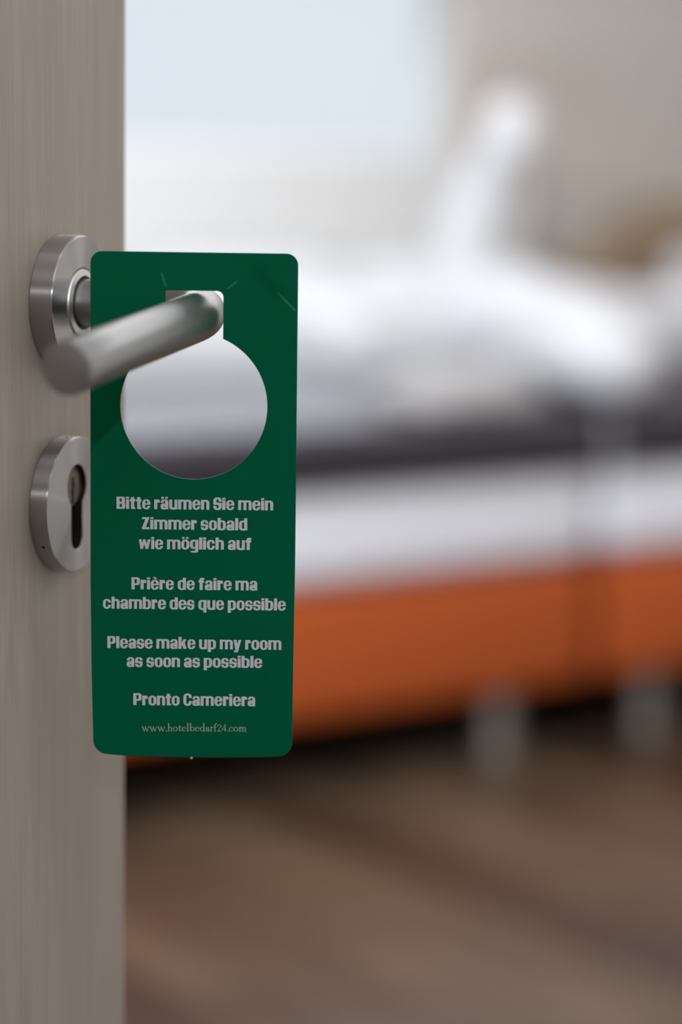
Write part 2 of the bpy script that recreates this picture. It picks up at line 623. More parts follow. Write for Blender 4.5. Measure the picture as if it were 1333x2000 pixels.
# side walls; the left one has an unseen wide window, added for its light
LW0, LW1, LZ0, LZ1 = -2.55, 0.25, 0.82, 2.35
bm = bmesh.new()
add_box(bm, E0 - 0.15, E0, GC, LW0, 0, HZ)
add_box(bm, E0 - 0.15, E0, LW1, G1 + 0.15, 0, HZ)
add_box(bm, E0 - 0.15, E0, LW0, LW1, 0, LZ0)
add_box(bm, E0 - 0.15, E0, LW0, LW1, LZ1, HZ)
structure('wall_left', bm, M['plaster'])
bm = bmesh.new()
for g0, g1, z0, z1 in ((LW0, LW1, LZ0, LZ0 + fw), (LW0, LW1, LZ1 - fw, LZ1), (LW0, LW0 + fw, LZ0 + fw, LZ1 - fw),
                       (LW1 - fw, LW1, LZ0 + fw, LZ1 - fw), (-1.18, -1.12, LZ0 + fw, LZ1 - fw)):
    add_box(bm, E0 - 0.10, E0 - 0.04, g0, g1, z0, z1)
win2 = structure('added_window', bm, M['frame_white'])  # out of view, added along with the fill from the left
bm = bmesh.new(); add_box(bm, E0 - 0.075, E0 - 0.069, LW0 + fw, LW1 - fw, LZ0 + fw, LZ1 - fw)
link_mesh('pane', bm, M['glass'], win2, smooth=False)
bm = bmesh.new(); add_box(bm, E1, E1 + 0.15, GC, G1 + 0.15, 0, HZ)
structure('wall_right', bm, M['plaster'])
# front wall with the doorway, corridor wall behind the camera
bm = bmesh.new()
add_box(bm, E0, DW0, G0 - 0.12, G0, 0, HZ)
add_box(bm, DW1, E1, G0 - 0.12, G0, 0, HZ)
add_box(bm, DW0, DW1, G0 - 0.12, G0, 2.06, HZ)
structure('wall_front', bm, M['plaster'])
bm = bmesh.new()
add_box(bm, DW0, DW0 + 0.02, G0 - 0.14, G0 + 0.0, 0, 2.06)
add_box(bm, DW1 - 0.04, DW1, G0 - 0.14, G0 + 0.02, 0, 2.06)
add_box(bm, DW0 + 0.02, DW1 - 0.04, G0 - 0.14, G0 + 0.02, 2.02, 2.06)
structure('trim_1', bm, M['door'], label='wooden door frame')
bm = bmesh.new(); add_box(bm, E0, E1, GC - 0.15, GC, 0, HZ)
structure('wall_corridor', bm, M['plaster'])

# ------------------------------------------------------------------ door leaf, handle, lock
PHI = rad(19.6)
DV = Vector((math.sin(PHI), math.cos(PHI), 0))            # hinge -> free edge
NV = Vector((math.cos(PHI), -math.sin(PHI), 0))           # out of the visible face
DROOP = rad(6.0)
LEV_AT_CARD = Vector((-0.0567, 0.92, 1.0485))             # lever axis where the card hangs
LD = (DV * math.cos(DROOP) + Vector((0, 0, 1)) * math.sin(DROOP))   # along the lever towards the elbow
ELBOW = LEV_AT_CARD + LD * 0.0250
NECK = 0.0591                                             # rosette face to elbow
ROSE_T = 0.0102
ROSE_BACK = ELBOW - NV * (NECK + ROSE_T)
LEAF_W, BACKSET = 0.86, 0.0632
HINGE = Vector((ROSE_BACK.x, ROSE_BACK.y, 0)) - DV * (LEAF_W - BACKSET)
RZ_DOOR = math.atan2(DV.y, DV.x)

door = link_mesh('door_1', bevelled_box(0, LEAF_W, 0.0, 0.040, 0.008, 2.008, 0.0012, 2), M['door'])
door.location = HINGE
door.rotation_euler = (0, 0, RZ_DOOR)
tag(door, 'open pale wooden hotel room door with steel handle and lock', 'door', kind='structure')
INV = door.matrix_basis.inverted()


def on_door(o, z, x=LEAF_W - BACKSET, out=0.0):
    """child of the door leaf whose local Z points out of the visible face, local Y up"""
    o.parent = door
    o.matrix_local = Matrix.Translation((x, -out, z)) @ Matrix.Rotation(rad(90), 4, 'X')
    return o


HZZ = ELBOW.z
# rosette of the handle (local Z = outwards)
rr, ch = 0.0268, 0.0007
prof = [(rr - 0.0004, 0.0), (rr, 0.0004), (rr, ROSE_T - ch), (rr - 0.0002, ROSE_T - 0.3 * ch), (rr - ch, ROSE_T),
        (0.0141, ROSE_T), (0.0138, ROSE_T - 0.0009)]
rose = link_mesh('handle_rosette', lathe(prof, 128, True, True), M['steel'], sharp=14)
on_door(rose, HZZ)
ring = link_mesh('collar', lathe([(0.0135, -0.0006), (0.0134, 0.0002), (0.0131, 0.0006), (0.0108, 0.0010), (0.0106, -0.0003)],
                                 96, False, False), M['ring'])
ring.parent = rose
ring.location = (0, 0, ROSE_T)
gap = link_mesh('collar_gap', lathe([(0.0107, 0.0), (0.0100, 0.00005)], 64, False, True), M['dark'])
gap.parent = rose
gap.location = (0, 0, ROSE_T + 0.0001)

# lever: neck straight out of the rosette, tight bend, straight grip with flat end
NECK_R = 0.0095
bend = 0.0270
p_rose = ELBOW - NV * (NECK + 0.003)
b0 = ELBOW - NV * bend
b1 = ELBOW - LD * bend
tip = LEV_AT_CARD - LD * 0.111
pts = [p_rose, ELBOW - NV * (NECK * 0.5)]
nb = 14
for i in range(nb + 1):
    t = i / nb
    pts.append(b0 * (1 - t) ** 2 + ELBOW * (2 * t * (1 - t)) + b1 * t * t)
for k in (0.25, 0.5, 0.75):
    pts.append(b1.lerp(tip, k))
pts += [tip + LD * 0.0009, tip + LD * 0.0003, tip]
rads = [NECK_R] * (len(pts) - 3) + [NECK_R, NECK_R - 0.0003, NECK_R - 0.0009]
lv = sweep([INV @ p for p in pts], rads, 64)
lever = link_mesh('door_handle', lv, M['lever'], door)
tag(lever, 'round satin steel lever handle pointing towards the viewer', None)

# lock rosette with a profile cylinder hole
KEY_Z = HZZ - 0.0810
KR, KT = 0.0273, 0.0078
outer = arc(0, 0, KR, 0, 360, 128)[:-1]
hr, hw = 0.0086, 0.0050
hc = 0.0074
bot = -0.0182
a_in = math.degrees(math.asin(hw / hr))
hole = arc(0, hc, hr, -90 + a_in, 270 - a_in, 40) + [(-hw, bot + hw)] + arc(0, bot + hw, hw, 180, 360, 16)[1:]
bmk = flat_shape([outer, hole], (KT - 0.001) / 2, 0.0005, 'rosette')
bmesh.ops.translate(bmk, verts=list(bmk.verts), vec=(0, 0, KT / 2))
bmk.normal_update()
for f in bmk.faces:
    c_ = f.calc_center_median()
    if abs(f.normal.z) < 0.5 and math.hypot(c_.x, c_.y) < KR - 0.004:
        f.material_index = 1  # hole walls get the darkened steel, recess shade in the colour
key = link_mesh('lock_rosette', bmk, None, sharp=14, mats=[M['steel'], M['slot_shade']])
on_door(key, KEY_Z)
cyl = link_mesh('lock_cylinder', lathe([(0.0084, 0.0004), (0.0084, KT - 0.0024), (0.0080, KT - 0.0020), (0.0070, KT - 0.0019), (0.0068, KT - 0.0021), (0.0066, KT - 0.0019)], 64, True, True), M['nickel'])
cyl.parent = key
cyl.location = (0, hc, 0)
bm = bmesh.new()
zz = KT - 0.00185
add_box(bm, -0.0010, 0.0010, hc - 0.0070, hc + 0.0035, zz - 0.0004, zz + 0.00004)
add_box(bm, -0.0017, -0.0010, hc - 0.0035, hc - 0.0012, zz - 0.0004, zz + 0.00004)
add_box(bm, 0.0010, 0.0016, hc - 0.0008, hc + 0.0012, zz - 0.0004, zz + 0.00004)
ks = link_mesh('keyway', bm, M['dark'], key, smooth=False)
bm = bmesh.new()
add_box(bm, -hw * 0.93, hw * 0.93, bot + hw, -0.001, 0.0003, 0.0022)
body = link_mesh('lock_body', bm, M['slot_shade'], key, smooth=False)
for nm, par, ang, out in (('grub_screw', key, 212, KT * 0.55), ('grub_screw', key, 96, KT * 0.6)):
    g_ = link_mesh(nm, lathe([(0.0007, 0.0), (0.0006, 0.0001)], 16), M['dark'], par)
    a = rad(ang)
    g_.matrix_local = (Matrix.Translation((KR * math.cos(a), KR * math.sin(a), out)) @ Matrix.Rotation(a, 4, 'Z')
                       @ Matrix.Rotation(rad(90), 4, 'Y'))

# ------------------------------------------------------------------ door hanger
CW, CH = 0.0786, 0.1952
CARD_C = Vector((-0.0568, 0.92, 0.9756))
hanger = empty('door_hanger', CARD_C)
tag(hanger, 'green door hanger card with pale lettering hung on the steel lever handle', 'door hanger')
x0, x1, z0, z1 = -CW / 2, CW / 2, -CH / 2, CH / 2
rt, rb = 0.0045, 0.0056
out = []
out += arc(x1 - rt, z1 - rt, rt, 0, 90, 14)
out += arc(x0 + rt - 0.0002, z1 - rt, rt, 90, 180, 14)
out += [(x0 - 0.0002, 0.03), (x0 - 0.0002, -0.03), (x0 + 0.0002, -0.065)]
out += arc(x0 + rb + 0.0008, z0 + rb + 0.0002, rb, 180, 262, 14)
out += [(x, z0 - 0.0006 * (1 - ((x + 0.001) / 0.033) ** 2)) for x in np.linspace(-0.028, 0.028, 13)]
out += arc(x1 - rb - 0.0003, z0 + rb + 0.0002, rb, 280, 360, 14)
out += [(x1 - 0.0002, -0.06), (x1 + 0.0001, -0.02)]
hx, hz, hrad = 0.0000, 0.0391, 0.0281
sl, sr, st = -0.0109, 0.0110, 0.0831
a_l = math.degrees(math.asin((sl - hx) / hrad))
a_r = math.degrees(math.asin((sr - hx) / hrad))
rc = 0.0024
hole = arc(hx, hz, hrad, 90 - a_l, 360 + 90 - a_r, 90)
hole += arc(sr - rc, st - rc, rc, 0, 90, 8)
hole += arc(sl + 0.0006, st - 0.0006, 0.0006, 90, 180, 4)
bmc = flat_shape([out, hole], 0.00028, 0.0, 'card')
bmesh.ops.rotate(bmc, verts=list(bmc.verts), cent=(0, 0, 0), matrix=Matrix.Rotation(rad(90), 3, 'X'))
bmc.normal_update()
for f in bmc.faces:
    f.material_index = 0 if abs(f.normal.y) > 0.7 else 1
# little burr of torn plastic on the lower edge
nb_ = len(bmc.faces)
ret = bmesh.ops.create_icosphere(bmc, subdivisions=2, radius=0.0006)
bmesh.ops.translate(bmc, verts=ret['verts'], vec=(-0.0002, -0.0002, z0 - 0.0009))
bmc.faces.ensure_lookup_table()
for f in bmc.faces[nb_:]:
    f.material_index = 1
card = link_mesh('card', bmc, None, hanger, smooth=False, mats=[M['card'], M['card_edge']])


# lettering: heavy condensed grotesque drawn as solid areas (cap height = 1)
XH, ST = 0.79, 0.26


def rc_(x0, y0, x1, y1):
    return lambda X, Y: (X >= x0) & (X <= x1) & (Y >= y0) & (Y <= y1)


def rr_(x0, y0, x1, y1, r):
    def f(X, Y):
        cx, cy = (x0 + x1) / 2, (y0 + y1) / 2
        r_ = min(r, (x1 - x0) / 2, (y1 - y0) / 2)
        dx = np.maximum(np.abs(X - cx) - ((x1 - x0) / 2 - r_), 0)
        dy = np.maximum(np.abs(Y - cy) - ((y1 - y0) / 2 - r_), 0)
        return (dx * dx + dy * dy <= r_ * r_)
    return f


def bar_(xb, yb, xt, yt, w):
    """slanted bar with horizontal ends; xb, xt = left edges at the bottom and the top"""
    def f(X, Y):
        t = (Y - yb) / (yt - yb)
        l = xb + (xt - xb) * t
        return (Y >= yb) & (Y <= yt) & (X >= l) & (X <= l + w)
    return f


def U(*fs):
    return lambda X, Y: np.logical_or.reduce([f(X, Y) for f in fs])


def SUB(a, *bs):
    return lambda X, Y: a(X, Y) & ~np.logical_or.reduce([b(X, Y) for b in bs])


def AND(a, b):
    return lambda X, Y: a(X, Y) & b(X, Y)


def heavy_glyphs():
    G = {}
    above = rc_(-1, 0, 5, 2)
    ring_o = SUB(rr_(0, -0.015, .67, XH + .015, .30), rr_(.238, .125, .432, XH - .125, .097))
    G['o'] = (ring_o, .66)
    dots = U(rc_(.06, .86, .27, 1.02), rc_(.39, .86, .60, 1.02))
    G['ö'] = (U(ring_o, dots), .66)
    G['c'] = (SUB(ring_o, rc_(.432, .32, 1, .49)), .66)
    e = SUB(rr_(0, -0.015, .67, XH + .015, .30), rr_(.238, .46, .432, XH - .11, .09), rr_(.238, .115, .432, .35, .09),
            rc_(.34, .262, 1, .355), rc_(.238, .30, .36, .355))
    G['e'] = (e, .66)
    G['è'] = (U(e, bar_(.34, .85, .14, 1.04, .22)), .66)
    a = U(SUB(rr_(.015, .2, .64, XH + .015, .25), rr_(.235, .30, .40, XH - .115, .08), rc_(-1, 0, .235, .535)),
          rc_(.40, 0, .64, .55),
          SUB(rr_(0, -.015, .55, .475, .20), rr_(.235, .11, .40, .345, .08)))
    G['a'] = (a, .65)
    G['ä'] = (U(a, dots), .65)
    n = AND(U(SUB(rr_(0, -.6, .69, XH + .015, .25), rr_(.245, -.7, .445, XH - .135, .10)), rc_(0, 0, .24, XH)), above)
    G['n'] = (n, .69)
    G['h'] = (U(n, rc_(0, 0, .26, 1)), .69)
    G['m'] = (U(n, AND(SUB(rr_(.445, -.6, 1.12, XH + .015, .25), rr_(.685, -.7, .88, XH - .135, .10)), above)), 1.12)
    G['u'] = (AND(U(SUB(rr_(0, -.015, .69, 1.4, .25), rr_(.245, .135, .445, 1.6, .10)), rc_(.45, 0, .69, XH)),
                  rc_(-1, -1, 5, XH)), .69)
    bowl = SUB(rr_(0, -.015, .69, XH + .015, .28), rr_(.248, .125, .445, XH - .125, .098))
    G['b'] = (U(bowl, SUB(rc_(0, 0, .26, 1), rc_(9, 9, 9, 9))), .69)
    bowlm = SUB(rr_(0, -.015, .69, XH + .015, .28), rr_(.245, .125, .442, XH - .125, .098))
    G['d'] = (U(bowlm, rc_(.43, 0, .69, 1)), .69)
    G['p'] = (U(bowl, rc_(0, -.23, .26, XH)), .69)
    G['q'] = (U(bowlm, rc_(.43, -.23, .69, XH)), .69)
    G['g'] = (U(SUB(rr_(0, .05, .69, XH + .015, .27), rr_(.245, .19, .442, XH - .125, .098)), rc_(.43, 0, .69, XH),
                SUB(rr_(.03, -.25, .69, .3, .14), rc_(-1, -.12, .43, .5), rc_(.03, -.06, .43, .3))), .69)
    G['l'] = (rc_(0, 0, .26, 1), .26)
    G['i'] = (U(rc_(0, 0, .26, XH - .02), rc_(0, .84, .26, 1)), .26)
    G['r'] = (U(rc_(0, 0, .26, XH), SUB(rr_(.10, .3, .47, XH + .01, .12), rc_(-1, -1, 1, .53))), .47)
    G['t'] = (U(rc_(.09, .08, .35, .98), rc_(0, .62, .45, XH), rr_(.09, -.01, .45, .16, .07),
                rc_(.3, -.01, .45, .1)), .45)
    G['f'] = (U(rc_(.09, 0, .35, .85), SUB(rr_(.09, .5, .48, 1.01, .16), rc_(.35, .3, 1, .84)), rc_(.3, .84, .48, 1.0),
                rc_(0, .62, .46, XH)), .47)
    s = SUB(rr_(0, -.015, .62, XH + .015, .24), rr_(.228, .475, .392, .68, .07), rc_(.34, .465, 1, .545),
            rr_(.228, .11, .392, .31, .07), rc_(-1, .245, .28, .325))
    G['s'] = (s, .62)
    S = SUB(rr_(0, -.015, .70, 1.015, .28), rr_(.255, .595, .445, .87, .09), rc_(.38, .585, 1, .685),
            rr_(.255, .13, .445, .405, .09), rc_(-1, .315, .32, .415))
    G['S'] = (S, .69)
    G['B'] = (SUB(U(rc_(0, 0, .35, 1), rr_(0, .0, .73, .55, .17), rr_(0, .48, .71, 1, .17)),
                  rr_(.255, .14, .45, .415, .07), rr_(.255, .585, .44, .86, .07)), .73)
    G['P'] = (SUB(U(rc_(0, 0, .27, 1), rc_(0, .38, .3, 1), rr_(0, .36, .70, 1, .2)), rr_(.255, .50, .445, .86, .08)), .70)
    G['C'] = (SUB(rr_(0, -0.015, .71, 1.015, .31), rr_(.25, .14, .46, .86, .105), rc_(.46, .37, 1, .63)), .70)
    G['Z'] = (U(rc_(0, .83, .60, 1), rc_(0, 0, .62, .17), bar_(.0, .1, .30, .9, .30)), .63)
    w_ = [bar_(.14, 0, 0, XH, .22), bar_(.14, 0, .36, XH, .20), bar_(.56, 0, .36, XH, .20), bar_(.56, 0, .74, XH, .22)]
    G['w'] = (U(*w_), .96)
    G['y'] = (U(bar_(.15, .0, 0, XH, .25), bar_(.12, -.23, .42, XH, .24), rc_(.04, -.23, .28, -.08)), .66)
    G['k'] = (U(rc_(0, 0, .26, 1), bar_(.14, .28, .42, XH, .26), bar_(.42, 0, .26, .50, .28)), .71)
    return G


def fine_glyphs():
    """small old-style serif; x-height .56"""
    x = 0.56

    def sg(x0, y0, x1, y1, w):
        def f(X, Y):
            dx, dy = x1 - x0, y1 - y0
            t = np.clip(((X - x0) * dx + (Y - y0) * dy) / (dx * dx + dy * dy), 0, 1)
            return np.hypot(X - x0 - t * dx, Y - y0 - t * dy) <= w / 2
        return f

    def rg(cx, cy, rx, ry, wx, wy, lo=None):
        def f(X, Y):
            o = ((X - cx) / rx) ** 2 + ((Y - cy) / ry) ** 2 <= 1
            i = ((X - cx) / (rx - wx)) ** 2 + ((Y - cy) / (ry - wy)) ** 2 <= 1
            r = o & ~i
            return r if lo is None else r & lo(X, Y)
        return f
    K, T = .095, .05
    G = {}
    G['.'] = (sg(.08, .04, .081, .04, .12), .16)
    G['o'] = (rg(.26, x / 2, .26, x / 2 + .01, K, T), .52)
    G['c'] = (rg(.25, x / 2, .25, x / 2 + .01, K, T, lambda X, Y: ~((X > .33) & (Y > .12) & (Y < .40))), .44)
    G['e'] = (U(rg(.25, x / 2, .25, x / 2 + .01, K, T, lambda X, Y: ~((X > .3) & (Y > .12) & (Y < .29))),
                sg(.08, .31, .46, .31, T)), .48)

    def serif(cx, y, h=.1):
        return sg(cx - h, y, cx + h, y, .04)
    G['l'] = (U(sg(.13, 0, .13, 1, K), serif(.13, .02), sg(.04, .95, .13, 1, T)), .26)
    arch = lambda cx: rg(cx, .34, .19, .235, K, T, lambda X, Y: Y > .34)
    hb = [sg(.13, 0, .13, x, K), arch(.28), sg(.425, 0, .425, .36, K), serif(.13, .02), serif(.425, .02)]
    G['h'] = (U(*hb, sg(.13, 0, .13, 1, K), sg(.04, .95, .13, 1, T)), .56)
    G['m'] = (U(*hb, sg(.04, .52, .13, x, T), arch(.575), sg(.72, 0, .72, .36, K), serif(.72, .02)), .85)
    G['r'] = (U(sg(.13, 0, .13, x, K), serif(.13, .02), sg(.04, .52, .13, x, T), sg(.13, .42, .27, .54, T),
                sg(.27, .52, .30, .50, .10)), .36)
    G['t'] = (U(sg(.15, .06, .15, .70, K), sg(.02, x - .02, .32, x - .02, T), sg(.15, .04, .31, .06, T)), .33)
    G['f'] = (U(sg(.13, 0, .13, .85, K), sg(.02, x - .02, .30, x - .02, T), sg(.13, .85, .24, .98, T),
                sg(.24, .98, .32, .93, .09), serif(.13, .02)), .33)
    G['b'] = (U(sg(.11, .05, .11, 1, K), sg(.02, .95, .11, 1, T), rg(.31, x / 2, .23, x / 2 + .01, K, T)), .55)
    G['d'] = (U(sg(.43, 0, .43, 1, K), sg(.34, .95, .43, 1, T), rg(.24, x / 2, .23, x / 2 + .01, K, T), sg(.43, .02, .52, .02, T)), .54)
    G['a'] = (U(sg(.34, .05, .34, .42, K), rg(.20, .16, .17, .17, K, T), rg(.21, .38, .17, .18, T, T, lambda X, Y: Y > .38),
                sg(.06, .42, .07, .42, .1), sg(.34, .04, .44, .03, T)), .44)
    G['w'] = (U(sg(.06, x - .02, .24, 0, K), sg(.24, 0, .42, x - .02, T), sg(.36, x - .02, .56, 0, K), sg(.56, 0, .74, x - .02, T),
                serif(.06, x - .02, .08), serif(.38, x - .02, .07), serif(.74, x - .02, .07)), .80)
    G['2'] = (U(rg(.23, .66, .21, .21, .075, T, lambda X, Y: (Y > .62) | (X > .25)), sg(.40, .60, .05, .04, T),
                sg(.05, .04, .45, .04, .08)), .47)
    G['4'] = (U(sg(.34, 0, .34, .86, .085), sg(.34, .86, .03, .27, T), sg(.03, .25, .47, .25, .06)), .50)
    return G


def text_mesh(lines, glyphs, step, gap, space, y_lo, y_hi):
    """lines: (text, x left, x right, z baseline left, z baseline right, cap height) on the card -> bmesh of solid areas"""
    cache = {}
    ys = np.arange(y_lo, y_hi, step)
    for k, (f, w) in glyphs.items():
        xs = np.arange(-.06, w + .12, 0.004)
        X, Y = np.meshgrid(xs, ys + step / 2)
        ins = f(X, Y)
        rects, open_ = [], {}
        for r in range(len(ys)):
            row = np.concatenate(([0], ins[r].astype(int), [0]))
            d = np.diff(row)
            runs = set(zip(np.flatnonzero(d == 1).tolist(), np.flatnonzero(d == -1).tolist()))
            for q in list(open_):
                if q not in runs:
                    rects.append((xs[q[0]], xs[min(q[1], len(xs) - 1)], ys[open_[q]], ys[r])); del open_[q]
            for q in runs:
                open_.setdefault(q, r)
        for q in open_:
            rects.append((xs[q[0]], xs[min(q[1], len(xs) - 1)], ys[open_[q]], ys[-1] + step))
        cache[k] = rects
    bm = bmesh.new()
    for text, xl, xr, zl, zr, cap in lines:
        pen, placed = 0.0, []
        for c in text:
            if c == ' ':
                pen += space
                continue
            placed.append((c, pen))
            pen += glyphs[c][1] + gap
        total = pen - gap
        sx = (xr - xl) / total
        for c, p0 in placed:
            for a, b, y0, y1 in cache[c]:
                vs = []
                for (u, v) in ((a, y0), (b, y0), (b, y1), (a, y1)):
                    xx = xl + (p0 + u) * sx
                    zz_ = zl + (zr - zl) * (xx - xl) / (xr - xl) + v * cap
                    vs.append(bm.verts.new((xx, -0.00034, zz_)))
                bm.faces.new(vs)
    return bm


def L_(t, xl, xr, zl, zr, cap=0.00470):
    return (t, xl - CARD_C.x, xr - CARD_C.x, zl - CARD_C.z, zr - CARD_C.z, cap)


block = [L_('Bitte räumen Sie mein', -.0863, -.0261, .9748, .9750),
         L_('Zimmer sobald', -.0765, -.0360, .9670, .9671),
         L_('wie möglich auf', -.0777, -.0344, .9593, .9595),
         L_('Prière de faire ma', -.0805, -.0319, .9435, .9437),
         L_('chambre des que possible', -.0915, -.0209, .9358, .9360),
         L_('Please make up my room', -.0898, -.0224, .9203, .9205),
         L_('as soon as possible', -.0823, -.0298, .9130, .9133),
         L_('Pronto Cameriera', -.0797, -.0323, .8979, .8981)]
link_mesh('lettering', text_mesh(block, heavy_glyphs(), 0.02, 0.065, 0.27, -.26, 1.06), M['print'], hanger, smooth=False)
url = [L_('www.hotelbedarf24.com', -.0763, -.0356, .8876, .8880, 0.0031)]
wa = link_mesh('web_address', text_mesh(url, fine_glyphs(), 0.03, 0.05, 0.25, -.06, 1.06), M['print_fine'], hanger, smooth=False)
tag(wa, 'small thin serif web address line', None)


# ------------------------------------------------------------------ beds
BW, BL = 1.42, 2.0


def make_bed():
    """x from -BW to 0, y from 0 (foot) to BL, z up"""
    root = empty('boxspring_bed', (0, 0, 0))
    bx_ = bevelled_box(-BW, 0, 0.0, BL, 0.134, 0.366, 0.018, 4)
    bx_.normal_update()
    for f in bx_.faces:
        f.material_index = 1 if f.normal.z < -0.9 else 0
    link_mesh('box_base', bx_, None, root, mats=[M['orange'], M['underside']])
    bm = bevelled_box(-BW - 0.016, 0.016, -0.004, BL, 0.368, 0.650, 0.055, 6)
    mt = link_mesh('mattress', bm, M['mattress'], root)
    for z in (0.405, 0.612):
        path = []
        x0_, x1_, y0_, y1_, r = -BW - 0.0135, 0.0135, -0.002, BL - 0.004, 0.05
        for cx, cy, a0 in ((x1_ - r, y1_ - r, 0), (x0_ + r, y1_ - r, 90), (x0_ + r, y0_ + r, 180), (x1_ - r, y0_ + r, 270)):
            path += [(px, py, z) for px, py in arc(cx, cy, r, a0, a0 + 90, 5)]
        path.append(path[0])
        link_mesh('piping', sweep(path, [0.005] * len(path), 8), M['piping'], mt)
    for x in (-BW + 0.16, -0.185):
        for y in (0.05, BL - 0.10):
            lg = lathe([(0.030, 0.0), (0.031, 0.004), (0.029, 0.01), (0.032, 0.124), (0.036, 0.128), (0.036, 0.134)], 32)
            bmesh.ops.translate(lg, verts=list(lg.verts), vec=(x, y, 0))
            link_mesh('leg', lg, M['leg'], root)
    hb_ = bevelled_box(-BW + 0.03, 0.060, BL + 0.008, BL + 0.11, 0.06, 1.165, 0.02, 4)
    link_mesh('headboard', hb_, M['headboard'], root)
    return root


def place(o, e, g, z=0.0, rz=0.0):
    o.location = R(e, g, z)
    o.rotation_euler = (0, 0, ANG + rz)
    return o


bed = make_bed()
place(bed, 0, 0)
tag(bed, 'orange boxspring bed with white mattress, nearer one, running behind the green card', 'bed', 'twin boxspring beds')
bed2 = copy_tree(bed)
place(bed2, BW + 0.042, 0.0)
tag(bed2, 'orange boxspring bed with white mattress, beyond the gap, under the white towel swan', 'bed', 'twin boxspring beds')


def make_runner():
    """satin throw across the foot end with a short hem over the front edge"""
    bm = bmesh.new()
    nx, ny = 48, 40
    rows = []
    prof_ = [(-0.016, 0.548), (-0.018, 0.590), (-0.017, 0.625), (-0.010, 0.645), (0.006, 0.655), (0.03, 0.657)]
    for i in range(1, 33):
        prof_.append((0.03 + i * 0.0255, 0.657))
    for (y, z) in prof_:
        row = []
        for i in range(nx + 1):
            u = i / nx
            x = -BW - 0.006 + u * (BW + 0.012)
            n = noise.fractal(Vector((x * 3.1, y * 4.0, 2.0)), 0.9, 2.0, 2)
            zz2 = z + (0.003 + 0.004 * n if y > 0.03 else 0.0)
            d = min(u, 1 - u) * BW
            if d < 0.03:
                zz2 -= 0.004 * (1 - d / 0.03) ** 2
            row.append(bm.verts.new((x, y, zz2)))
        rows.append(row)
    for a, b in zip(rows, rows[1:]):
        for i in range(nx):
            bm.faces.new((a[i], a[i + 1], b[i + 1], b[i]))
    return bm


def solid_cloth(o, t=0.004):
    md = o.modifiers.new('thickness', 'SOLIDIFY')
    md.thickness = t
    md.offset = 1.0
    return o


run = solid_cloth(link_mesh('bed_runner', make_runner(), M['runner']))
place(run, 0, 0)
tag(run, 'dark satin bed runner on the bed with the folded grey towel, behind the green card', 'bed runner', 'dark satin bed runners')
run2 = copy_tree(run)
place(run2, BW + 0.042, 0.0)
tag(run2, 'dark satin bed runner spread under the white towel swan', 'bed runner', 'dark satin bed runners')

dv = link_mesh('folded_duvet', soft_block(BW - 0.06, 0.70, 0.14, 44, 26, 0.10, 0.02, 3.0, 3.0), M['linen'])
place(dv, -BW / 2, 1.235, 0.666)
tag(dv, 'white folded duvet on the bed running behind the green card', 'duvet', 'white folded duvets')
dv2 = link_mesh('folded_duvet', soft_block(BW - 0.04, 0.70, 0.14, 44, 26, 0.10, 0.02, 3.0, 9.0), M['linen'])
place(dv2, BW / 2 + 0.042, 1.235, 0.666, rad(-2))
tag(dv2, 'white folded duvet on the bed behind the towel swan', 'duvet', 'white folded duvets')

for k, (e, lab) in enumerate(((0.45, 'white pillow lying against the white headboard, above the green card'),
                              (1.115, 'white pillow lying against the white headboard, behind the swan neck'))):
    pl = link_mesh('pillow', pillow_mesh(0.66, 0.38, 0.16, 28, k * 5.0), M['linen'])
    pl.matrix_world = (Matrix.Translation(R(e, 1.795, 0.780)) @ Matrix.Rotation(ANG, 4, 'Z')
                       @ Matrix.Rotation(rad(14), 4, 'X'))
    tag(pl, lab, 'pillow', 'white pillows at the headboard')

# ------------------------------------------------------------------ towel swan
swan = empty('towel_swan', R(0.12, 0.40, 0.664), ANG)
tag(swan, 'white towel folded into a swan with tall neck on the dark bed runner', 'towel swan')


def in_swan(bm):
    bmesh.ops.recalc_face_normals(bm, faces=list(bm.faces))
    return bm


# local frame: x = e, y = g
body_path = catmull([(0.05, 0.24, 0.06), (0.035, 0.13, 0.115), (0.01, 0.0, 0.125), (0.0, -0.15, 0.105), (0.0, -0.27, 0.085), (0.01, -0.395, 0.066)], 7)
nb2 = len(body_path)
br_ = []
for i in range(nb2):
    t = i / (nb2 - 1)
    w = 0.03 + 0.095 * math.sin(math.pi * (0.14 + t * 0.76)) ** 0.6
    w *= min(1.0, 0.45 + (1 - t) / 0.16) if t > 0.88 else 1.0
    br_.append((w, min(w, body_path[i].z - 0.004)))
link_mesh('body', in_swan(sweep(body_path, br_, 36)), M['towel'], swan)
neck_path = catmull([(0.045, 0.21, 0.08), (0.036, 0.215, 0.18), (0.048, 0.22, 0.29), (0.080, 0.21, 0.39),
                     (0.116, 0.20, 0.465), (0.128, 0.185, 0.515), (0.112, 0.155, 0.545), (0.080, 0.115, 0.535)], 7)
nn = len(neck_path) - 1
nr = [0.072 - 0.036 * min(1, 1.1 * i / nn) for i in range(nn + 1)]
nk = link_mesh('neck', in_swan(sweep(neck_path, nr, 28)), M['towel'], swan)
hd = catmull([(0.128, 0.185, 0.528), (0.112, 0.155, 0.545), (0.085, 0.118, 0.536), (0.060, 0.085, 0.505), (0.042, 0.060, 0.470)], 7)
hn = len(hd) - 1
hr_ = [0.012 + 0.046 * math.sin(math.pi * min(1.0, 0.12 + 0.88 * (i / hn) ** 0.8)) ** 0.8 for i in range(hn + 1)]
link_mesh('head', in_swan(sweep(hd, hr_, 24)), M['towel'], swan)
